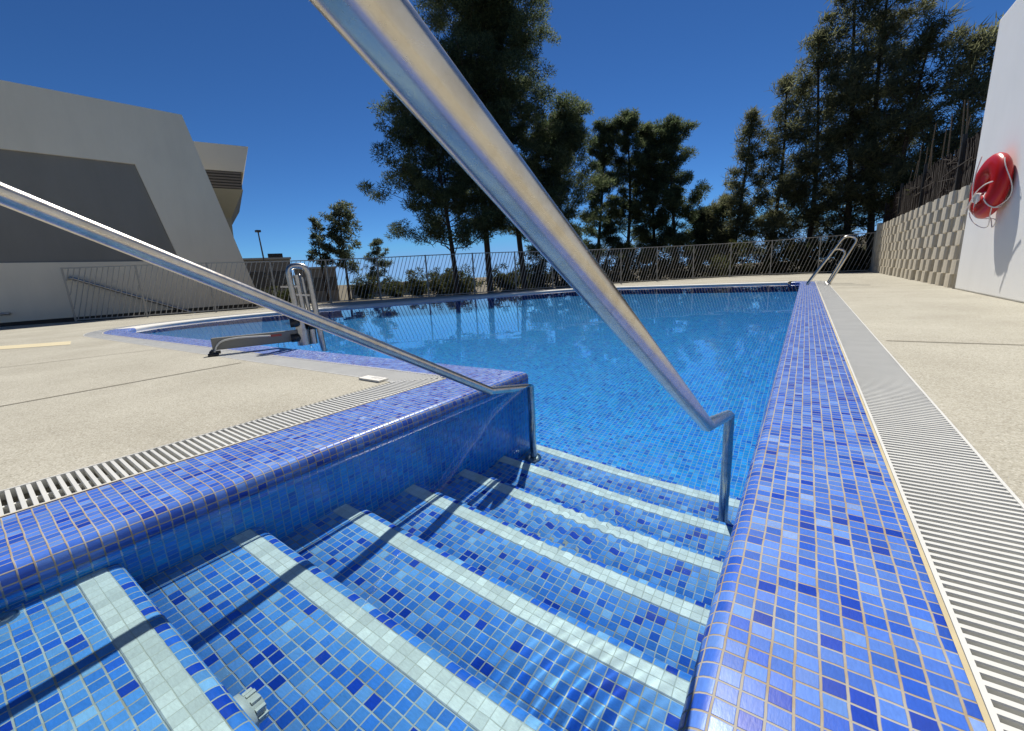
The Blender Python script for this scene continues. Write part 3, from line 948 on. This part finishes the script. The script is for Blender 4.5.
# ------------------------------------------------------------------ small things on the deck
mk = root('depth_marker', (-3.65, 2.62, 0), 'small raised white plate with dark marks lying by the grating corner', 'marker plate')
mb = MB(); mb.box((-3.80, 2.60, 0.004), (-3.47, 2.72, 0.022)); pl_ = mb.build('plate', M_STONE, mk)
for x in (-3.66, -3.61, -3.55): 
    mb = MB(); mb.box((x, 2.65, 0.0225), (x + 0.03, 2.70, 0.024)); mb.build('mark', M_CHANNEL, mk)
mb = MB(); mb.face([(-17.2, -0.6, 0.005), (-16.2, -0.9, 0.005), (-13.3, 2.02, 0.005), (-14.3, 2.2, 0.005)])
tag(mb.build('inset_slab', M_PATCH), 'cream slab set into the paving before the grey building', 'slab')

# ------------------------------------------------------------------ grey buildings on the left
A_ = Vector((-27.35, 2.3, 0)); T_ = Vector((0.8, 6.05, 0)).normalized(); N_ = Vector((-T_.y, T_.x, 0))   # N_ points away from the pool
gf = lambda p: A_ + T_ * p[0] + N_ * p[1] + Vector((0, 0, p[2]))
bl = root('grey_building', gf((0, 0, 0)), 'grey rendered building with a slanted end and dark recessed panel', 'building')
edge = lambda z: 7.80 + (9.77 - z) * (9.92 - 7.80) / 9.77
TOP = 9.66
mb = MB()
# upper wall round the recess: top band, right pier, all one slab with the notch
rec_r = lambda z: 5.56 + (7.05 - z) * (6.48 - 5.56) / (7.05 - 2.58)
outer = [(-16, 2.58), (-16, TOP), (7.82, TOP), (edge(2.58), 2.58), (rec_r(2.58), 2.58), (rec_r(7.05), 7.05), (-12, 7.05), (-12, 2.58)]
mb.prism([(-16, 2.575), (-12, 2.575), (-12, 7.05), (-16, 7.05)], 0, 1.0, gf)
mb.prism([(-16, 7.05), (5.56, 7.05), (edge(7.05), 7.05), (7.82, TOP), (-16, TOP)], 0, 1.0, gf)
mb.prism([(rec_r(2.575), 2.575), (edge(2.575), 2.575), (edge(7.05), 7.05), (5.56, 7.05)], 0, 1.0, gf)
mb.prism([(-16, 0.16), (edge(0.16), 0.16), (edge(2.575), 2.575), (-16, 2.575)], 0.0, 1.0, gf)
mb.build('wall', M_GREY, bl)
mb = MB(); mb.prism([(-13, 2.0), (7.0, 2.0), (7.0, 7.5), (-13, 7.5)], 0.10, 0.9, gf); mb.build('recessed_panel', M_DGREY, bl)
mb = MB(); mb.prism([(-16, -0.3), (edge(0.16) - 0.2, -0.3), (edge(0.16) - 0.2, 0.16), (-16, 0.16)], 0.12, 1.0, gf); mb.build('shadow_gap', M_BLACK, bl)  # black strip puts the shade of the gap below the wall into colour
mb = MB(); mb.prism([(-16, -0.3), (edge(0.2) - 0.1, -0.3), (7.75, TOP - 0.1), (-16, TOP - 0.1)], 1.0, 9.0, gf); mb.build('body', M_GREY, bl)

A2 = Vector((-34.0, 10.0, 0)); T2 = Vector((4, 10, 0)).normalized(); N2 = Vector((-T2.y, T2.x, 0))
g2 = lambda p: A2 + T2 * p[0] + N2 * p[1] + Vector((0, 0, p[2]))
b2 = root('overhanging_building', g2((0, 0, 0)), 'pale building behind the slanted wall with louvred overhang', 'building')
mb = MB(); mb.prism([(-9, 8.72), (5.58, 8.72), (6.12, 10.36), (-9, 10.36)], 0, 10, g2); mb.build('parapet', M_LGREY, b2)
mb = MB(); mb.prism([(-9, 7.62), (5.30, 7.62), (5.42, 8.718), (-9, 8.718)], 0.12, 9.8, g2)
mb.build('louvre_back', M_BLACK, b2)
mb = MB()
for k in range(6):
    z = 7.66 + 0.18 * k
    mb.prism([(-9, z), (5.34 + 0.02 * k, z), (5.35 + 0.02 * k, z + 0.11), (-9, z + 0.11)], 0.02, 9.9, g2)
mb.build('louvres', M_LOUVRE, b2)
mb = MB()
V = [g2(p) for p in ((-9, 0, 7.60), (5.38, 0, 7.60), (5.38, 10, 7.60), (-9, 10, 7.60), (-9, 2.2, 6.0), (4.45, 2.2, 6.0), (4.45, 8, 6.0), (-9, 8, 6.0), (-9, 2.2, -1), (4.1, 2.2, -1), (4.1, 8, -1), (-9, 8, -1))]
mb.add(V, [(0, 1, 2, 3), (0, 4, 5, 1), (1, 5, 6, 2), (2, 6, 7, 3), (3, 7, 4, 0), (4, 8, 9, 5), (5, 9, 10, 6), (6, 10, 11, 7), (7, 11, 8, 4)])
mb.build('soffit_and_stem', plain('soffit_cream', lin(134, 136, 130), 0.9, var=0.05), b2)

rr = root('ramp_handrail', gf((4, -0.2, 0)), 'sloping steel handrail fixed on the grey wall behind the fence', 'handrail')
mb = MB(); mb.tube(fillet([gf((2.35, -0.04, 1.86)), gf((2.37, -0.28, 1.90)), gf((6.6, -0.28, -0.12))], 0.1), 0.07, 10); mb.build('tube', M_STEEL2, rr)
for u, z in ((3.0, 1.58), (4.6, 0.81), (6.0, 0.13)):
    mb = MB(); mb.tube([gf((u, 0.0, z)), gf((u, -0.28, z))], 0.02, 8); mb.build('bracket', M_STEEL2, rr)
r2 = root('wall_rail', gf((-0.5, -0.2, 0.53)), 'short level steel rail on the grey wall at left edge', 'rail')
mb = MB(); mb.tube(fillet([gf((-4, -0.25, 0.53)), gf((0.34, -0.25, 0.52)), gf((0.35, 0.0, 0.52))], 0.06), 0.05, 10); mb.build('tube', M_STEEL2, r2)

# far houses and a mast
def house(name, c, az, w, d, z0, z1, mats, label, band=None, wins=0, roofbox=None):
    c = Vector((c[0], c[1], 0)); f = Vector((math.sin(az), math.cos(az), 0)); r = Vector((f.y, -f.x, 0))
    fr = lambda p: c + r * p[0] + f * p[1] + Vector((0, 0, p[2]))
    o = root(name, (c.x, c.y, z0), label, 'building')
    mb = MB(); mb.box((-w / 2, 0, z0), (w / 2, d, z1), fr); mb.build('wall', mats[0], o)
    mb = MB(); mb.box((-w / 2 - 0.15, -0.15, z1), (w / 2 + 0.15, d + 0.15, z1 + 0.22), fr); mb.build('roof', mats[1], o)
    if band:
        mb = MB(); mb.box((-w / 2 + 0.2, -0.06, band[0]), (w / 2 - 0.2, -0.01, band[1]), fr); mb.build('window_band', mats[2], o)  # darker facade band that carries the windows
    for k in range(wins):
        x = -w / 2 + (k + 0.7) * w / (wins + 0.4)
        mb = MB(); mb.box((x - 0.35, -0.13, band[0] + 0.3), (x + 0.35, -0.065, band[1] - 0.25), fr); mb.build('window', M_GLASS, o)
    if roofbox:
        mb = MB(); mb.box((roofbox[0], 0.4, z1 + 0.22), (roofbox[1], 1.6, z1 + 0.22 + roofbox[2]), fr); mb.build('roof_unit', M_BLACK, o)
    return o
az = lambda x, y: math.atan2(x, y)
M_FAR = plain('far_concrete', lin(150, 142, 130), 0.9)
house('far_house', (-53.9, 26.3), az(-53.9, 26.3), 5.4, 6, -1.5, 4.3, (M_FAR, M_LGREY, M_LOUVRE), 'grey flat-roofed house beyond the fence next to the mast', (0.9, 2.9), 3, (0.4, 2.0, 0.5))
house('far_house', (-51.3, 31.0), az(-51.3, 31.0), 4.8, 6, -1.5, 3.0, (M_FAR, M_LGREY, M_LOUVRE), 'lower grey house half hidden by young trees', (0.2, 1.9), 2)
house('far_house', (-75, 62), az(-75, 62), 16, 8, -3, 0.4, (plain('far_tan', lin(176, 160, 136), 0.9), M_LGREY, M_LOUVRE), 'long low tan building seen between the pine trunks', (-1.6, -0.5), 6)
house('far_house', (-84, 46), az(-84, 46), 9, 8, -3, 1.0, (M_FAR, M_LOUVRE, M_LOUVRE), 'distant low grey building beside the small conifer', (-1.2, 0.2), 3, (-3.2, -1.6, 0.5))
mast = root('mast', (-44.9, 22.0, -1.2), 'thin dark mast rising beside the flat-roofed house', 'mast')
mb = MB(); mb.tube([(-44.9, 22.0, -1.2), (-45.05, 21.8, 6.5)], [0.11, 0.06], 8); mb.build('pole', M_LOUVRE, mast)
mb = MB(); mb.box((-45.25, 21.6, 6.4), (-44.85, 22.0, 6.6)); mb.build('lamp_head', M_LOUVRE, mast)

# ------------------------------------------------------------------ trees
def blades_mesh(name, tri, mat, parent):
    """tri: (n,3,3) array in scene units"""
    me = bpy.data.meshes.new(name)
    n = len(tri)
    me.vertices.add(n * 3); me.loops.add(n * 3); me.polygons.add(n)
    me.vertices.foreach_set('co', (tri * S).astype(np.float32).ravel())
    me.loops.foreach_set('vertex_index', np.arange(n * 3, dtype=np.int32))
    me.polygons.foreach_set('loop_start', np.arange(0, n * 3, 3, dtype=np.int32))
    me.polygons.foreach_set('loop_total', np.full(n, 3, dtype=np.int32))
    me.materials.append(mat)
    me.update(calc_edges=True)
    return link(name, me, parent)

def clumps_to_blades(rs, centers, sizes, n_per, length, width, bias, flat=0.7):
    """needle tufts: blades radiating from points scattered in each clump"""
    N = len(centers) * n_per
    c = np.repeat(centers, n_per, axis=0); s = np.repeat(sizes, n_per)[:, None]
    off = rs.normal(size=(N, 3)); off /= np.linalg.norm(off, axis=1)[:, None]
    rad = rs.uniform(0.1, 1.0, size=(N, 1)) ** 0.6
    off = off * rad * s; off[:, 2] *= flat
    d = rs.normal(size=(N, 3)) * 0.6 + off / s * 1.1 + np.array(bias)
    d /= np.linalg.norm(d, axis=1)[:, None]
    p = np.cross(d, rs.normal(size=(N, 3))); p /= np.linalg.norm(p, axis=1)[:, None]
    L = length * rs.uniform(0.6, 1.3, size=(N, 1)); W = width * rs.uniform(0.7, 1.3, size=(N, 1))
    b = c + off
    return np.stack([b - p * W / 2, b + p * W / 2, b + d * L], axis=1)

def tree(name, x, y, z0, ztop, crown_lo, R, label, seed, mat, group=None, shape='pine', n_limb=34, dens=1.0, lean=(0, 0), blade=(0.24, 0.055), cl=0.62, droop=0.0, wind=(0, 0, 0), nb=120, puff=0):
    rs = np.random.RandomState(seed)
    o = root(name, (x, y, z0), label, 'tree', group)
    H = ztop - z0
    base = np.array([x, y, z0])
    def axis(t):
        return base + np.array([lean[0] * t ** 1.4 + 0.16 * R * math.sin(3.1 * t + seed), lean[1] * t ** 1.4 + 0.16 * R * math.cos(2.3 * t + seed * 2), H * t])
    mb = MB()
    tr = 0.030 * H ** 0.5 * 1.6
    pts = [axis(k / 12) for k in range(13)]
    mb.tube(pts, [tr * (1 - 0.90 * k / 12) + 0.02 for k in range(13)], 9)
    centers, sizes = [], []
    t_lo = (crown_lo - z0) / H
    for i in range(n_limb):
        f = (i + rs.uniform(0.1, 0.9)) / n_limb
        t = t_lo + (0.97 - t_lo) * f
        if shape == 'pine':   prof = (1 - f) ** 0.55 * (0.55 + 0.45 * min(1, f * 4 + 0.3))
        elif shape == 'cone': prof = (1 - f) ** 0.85
        else:                 prof = math.sin(math.pi * min(1, 0.18 + f * 0.80)) ** 0.7
        ln = R * (0.22 + 0.95 * prof) * rs.uniform(0.45, 1.12)
        a = i * 2.399 + rs.uniform(-0.6, 0.6)
        up = rs.uniform(0.05, 0.55) + 0.5 * f - droop
        d = np.array([math.cos(a), math.sin(a), 0])
        p0 = axis(t)
        lp = []
        for k in range(6):
            g = k / 5
            lp.append(p0 + d * ln * g + np.array([0, 0, ln * (up * g + 0.22 * g * g - 0.0)]) + rs.normal(size=3) * 0.05 * ln * (k > 0))
        mb.tube(lp, [max(0.018, tr * 0.30 * (1 - t * 0.6) * (1 - 0.8 * k / 5)) for k in range(6)], 5)
        nc = max(3, int(2.6 * ln / cl * dens))
        if puff:
            # rounded tufts of foliage held at the ends of the boughs
            for g, pr, m in ((0.97, 1.0, 6), (0.66, 0.75, 4), (0.36, 0.5, 2 if f > 0.25 else 0)):
                fi = g * 5; k0 = min(4, int(fi)); q = np.array(lp[k0]) * (1 - (fi - k0)) + np.array(lp[k0 + 1]) * (fi - k0)
                for k in range(m):
                    o_ = rs.normal(size=3); o_ /= np.linalg.norm(o_)
                    centers.append(q + o_ * np.array([1, 1, 0.62]) * cl * puff * pr * rs.uniform(0.2, 1.0) ** 0.5)
                    sizes.append(cl * 0.62 * rs.uniform(0.7, 1.15))
        else:
            for k in range(nc):
                g = rs.uniform(0.30, 1.0) ** 0.8
                fi = g * 5; k0 = min(4, int(fi)); q = np.array(lp[k0]) * (1 - (fi - k0)) + np.array(lp[k0 + 1]) * (fi - k0)
                centers.append(q + rs.normal(size=3) * np.array([0.30, 0.30, 0.22]) * cl)
                sizes.append(cl * rs.uniform(0.45, 1.0))
    for k in range(6):
        centers.append(axis(0.93 + 0.07 * rs.uniform()) + rs.normal(size=3) * 0.2 * cl); sizes.append(cl * 0.6)
    mb.build('trunk', M_BARK, o)
    centers, sizes = np.array(centers), np.array(sizes)
    tri = clumps_to_blades(rs, centers, sizes, nb, blade[0], blade[1], (wind[0], wind[1], 0.25 + wind[2]))
    blades_mesh('crown', tri, mat, o)
    return o

PINE = 'pines behind the far fence'
def pine(x, y, zt, lo, R, label, seed, **k):
    return tree('pine_tree', x, y, -1.0, zt, lo, R, label, seed, M_PINE, PINE, **k)
pine(-22.3, 24.6, 14.5, 2.4, 4.7, 'left pine of the tall dark clump, wide low boughs over the fence', 1, n_limb=62, cl=1.0, nb=150, puff=1.0)
pine(-21.2, 27.4, 24.5, 4.4, 4.4, 'tallest pine of the clump, crown running out of the picture', 2, n_limb=84, cl=1.05, nb=150, puff=1.0)
pine(-19.2, 29.2, 22.6, 3.8, 4.5, 'tall pine behind the big handrail with an uneven right side', 3, n_limb=80, cl=1.05, nb=150, puff=1.0)
pine(-17.0, 32.6, 12.8, 0.8, 3.6, 'shorter pine filling the right foot of the tall clump', 4, n_limb=46, cl=0.95, nb=150, puff=1.0)
CY = 'dark trees in the middle'
def mid(x, y, zt, lo, R, label, seed, **k):
    return tree('dark_tree', x, y, -1.0, zt, lo, R, label, seed, M_PINE, CY, puff=0.9, nb=130, **k)
mid(-16.3, 39.0, 13.9, 1.0, 2.1, 'slim dark tree, first of the middle group, with thin top', 5, n_limb=26, cl=0.66, shape='cone')
mid(-14.2, 39.6, 14.2, 1.0, 2.7, 'tall dark tree with a rounded head in the middle group', 6, n_limb=36, cl=0.72)
mid(-12.2, 41.0, 12.9, 0.4, 2.7, 'pointed dark tree in the middle group above the fence', 7, n_limb=34, cl=0.70, shape='cone')
mid(-10.3, 41.5, 13.4, 0.4, 3.4, 'last dark tree of the middle group, with a bulge to the right', 8, n_limb=40, cl=0.74, shape='cone')
mid(-8.0, 43.5, 5.6, 0.2, 2.2, 'low dark tree in the gap right of the middle group', 9, n_limb=22, cl=0.7, shape='cone')
CS = 'feathery trees on the right'
def feather(x, y, z0, zt, lo, R, label, seed, **k):
    return tree('feathery_tree', x, y, z0, zt, lo, R, label, seed, M_CASU, CS, blade=(0.46, 0.06), wind=(0.45, 0.1, 0.15), nb=56, **k)
feather(-6.4, 43.8, -1, 6.4, 0.6, 1.9, 'smallest feathery tree at the left edge of the right-hand mass', 10, n_limb=28, cl=0.6)
feather(-5.0, 42.5, -1, 12.8, 0.8, 2.4, 'feathery tree with a loose pointed top at the left of the mass', 11, n_limb=42, cl=0.62, shape='cone')
feather(-2.7, 43.0, -1, 15.0, 0.8, 2.9, 'feathery tree stepping up behind the tall pool ladder', 12, n_limb=46, cl=0.66, shape='cone')
feather(-0.4, 42.0, -1, 16.8, 0.8, 3.1, 'tall feathery tree above the far right corner of the pool', 13, n_limb=54, cl=0.68)
feather(1.8, 41.0, -1, 20.5, 1.0, 3.2, 'tallest feathery tree, top cut by the picture edge', 14, n_limb=60, cl=0.7)
feather(3.4, 40.0, 1, 20.0, 3.0, 2.7, 'dense feathery tree behind the end of the block wall', 15, n_limb=52, cl=0.7)
feather(4.9, 37.6, 2, 13.4, 3.4, 2.5, 'feathery tree behind the brushwood fence', 16, n_limb=42, cl=0.68)
feather(6.3, 35.0, 2, 11.8, 3.4, 2.1, 'last feathery tree, next to the top of the white wall', 17, n_limb=36, cl=0.66)
tree('young_tree', -42.9, 29.5, -1.6, 9.3, 2.0, 2.5, 'young tree with an open pale green crown, taller of two stems', 21, M_YOUNG, None, shape='pine', n_limb=34, cl=0.62, blade=(0.28, 0.12), nb=46)
tree('young_tree', -44.2, 27.6, -1.6, 7.9, 2.6, 1.3, 'thin young tree at the left of the taller pale tree', 22, M_YOUNG, None, shape='pine', n_limb=16, cl=0.45, blade=(0.26, 0.12), nb=34)
tree('small_conifer', -46.9, 37.5, -1.8, 6.3, -0.4, 2.0, 'small pointed conifer between the young tree and the pines', 23, M_YOUNG, None, shape='cone', n_limb=30, cl=0.5, blade=(0.26, 0.10), nb=44)

# shrubs behind the fence
def shrub(x, y, z0, h, r, label, seed, mat=M_BUSH, group='shrubs behind the fence'):
    rs = np.random.RandomState(seed)
    o = root('shrub', (x, y, z0), label, 'shrub', group)
    mb = MB()
    cs, sz = [], []
    for k in range(9):
        a = rs.uniform(0, 2 * math.pi); l = r * rs.uniform(0.3, 0.9); hh = h * rs.uniform(0.5, 1.0)
        tip = np.array([x + math.cos(a) * l, y + math.sin(a) * l, z0 + hh])
        mid_ = np.array([x + math.cos(a) * l * 0.3, y + math.sin(a) * l * 0.3, z0 + hh * 0.5])
        mb.tube([(x, y, z0), mid_, tip], [0.06, 0.045, 0.02], 5)
        for q in range(9):
            g = rs.uniform(0.3, 1.0)
            cs.append(np.array([x, y, z0]) * (1 - g) + tip * g + rs.normal(size=3) * 0.22 * r); sz.append(0.42 * rs.uniform(0.6, 1.2))
    mb.build('stem', M_BARK, o)
    blades_mesh('foliage', clumps_to_blades(rs, np.array(cs), np.array(sz), 40, 0.28, 0.10, (0, 0, 0.2)), mat, o)
    return o
sh = [(-14.6, 33.5, 3.6, 1.9, 'dark bushy shrub at the foot of the tall pines'), (-12.4, 34.5, 3.6, 1.9, 'round dark shrub left of the middle trees'),
      (-10.4, 36.0, 3.6, 1.9, 'dark shrub below the pointed middle tree'), (-8.2, 37.2, 3.8, 2.0, 'taller green shrub behind the fence in the gap'),
      (-6.0, 37.5, 3.0, 1.9, 'olive shrub below the smallest feathery tree'), (-3.8, 37.2, 3.2, 2.0, 'wide olive shrub behind the fence'),
      (-1.6, 37.0, 3.3, 2.0, 'dense shrub behind the fence near the ladder'), (0.6, 36.6, 3.4, 1.9, 'dark shrub behind the fence right by the ladder rails'),
      (2.4, 36.0, 3.6, 1.7, 'dark shrub in the corner of fence and block wall'), (5.2, 33.0, 2.6, 1.6, 'shrub showing through the brushwood fence, farther one'),
      (5.4, 28.0, 2.2, 1.5, 'shrub showing through the brushwood fence, nearer one'), (-44.5, 33.0, 2.6, 2.2, 'grey-green shrub by the lower grey house'),
      (-41.5, 35.0, 2.2, 2.0, 'low yellowish shrub before the distant building'), (-35.5, 33.5, 2.8, 2.4, 'broad dark shrub left of the pine trunks'),
      (-31.5, 33.0, 2.6, 2.0, 'dark shrub right beside the first pine trunk'), (-46.0, 24.0, 2.0, 2.0, 'low shrub under the mast before the house'), (-22.5, 36.0, 2.4, 1.8, 'small shrub seen between the pine trunks'),
      (-28.0, 31.5, 3.2, 2.2, 'dense dark shrub directly left of the left pine trunk'), (-25.6, 29.6, 3.0, 1.8, 'dark shrub hugging the left pine trunk'),
      (-21.6, 31.0, 3.0, 1.8, 'low dark shrub between the first two pine trunks'), (-18.6, 32.0, 3.6, 1.9, 'dark shrub right of the last tall pine trunk'),
      (-16.6, 32.4, 3.8, 2.0, 'dark shrub under the shorter pine'), (-33.5, 36.0, 2.0, 2.2, 'pale olive shrub beyond the far fence corner')]
for k, (x, y, h, r, lab) in enumerate(sh):
    shrub(x, y, 2.5 if x > 4.5 else -1.2, h, r, lab, 100 + k)
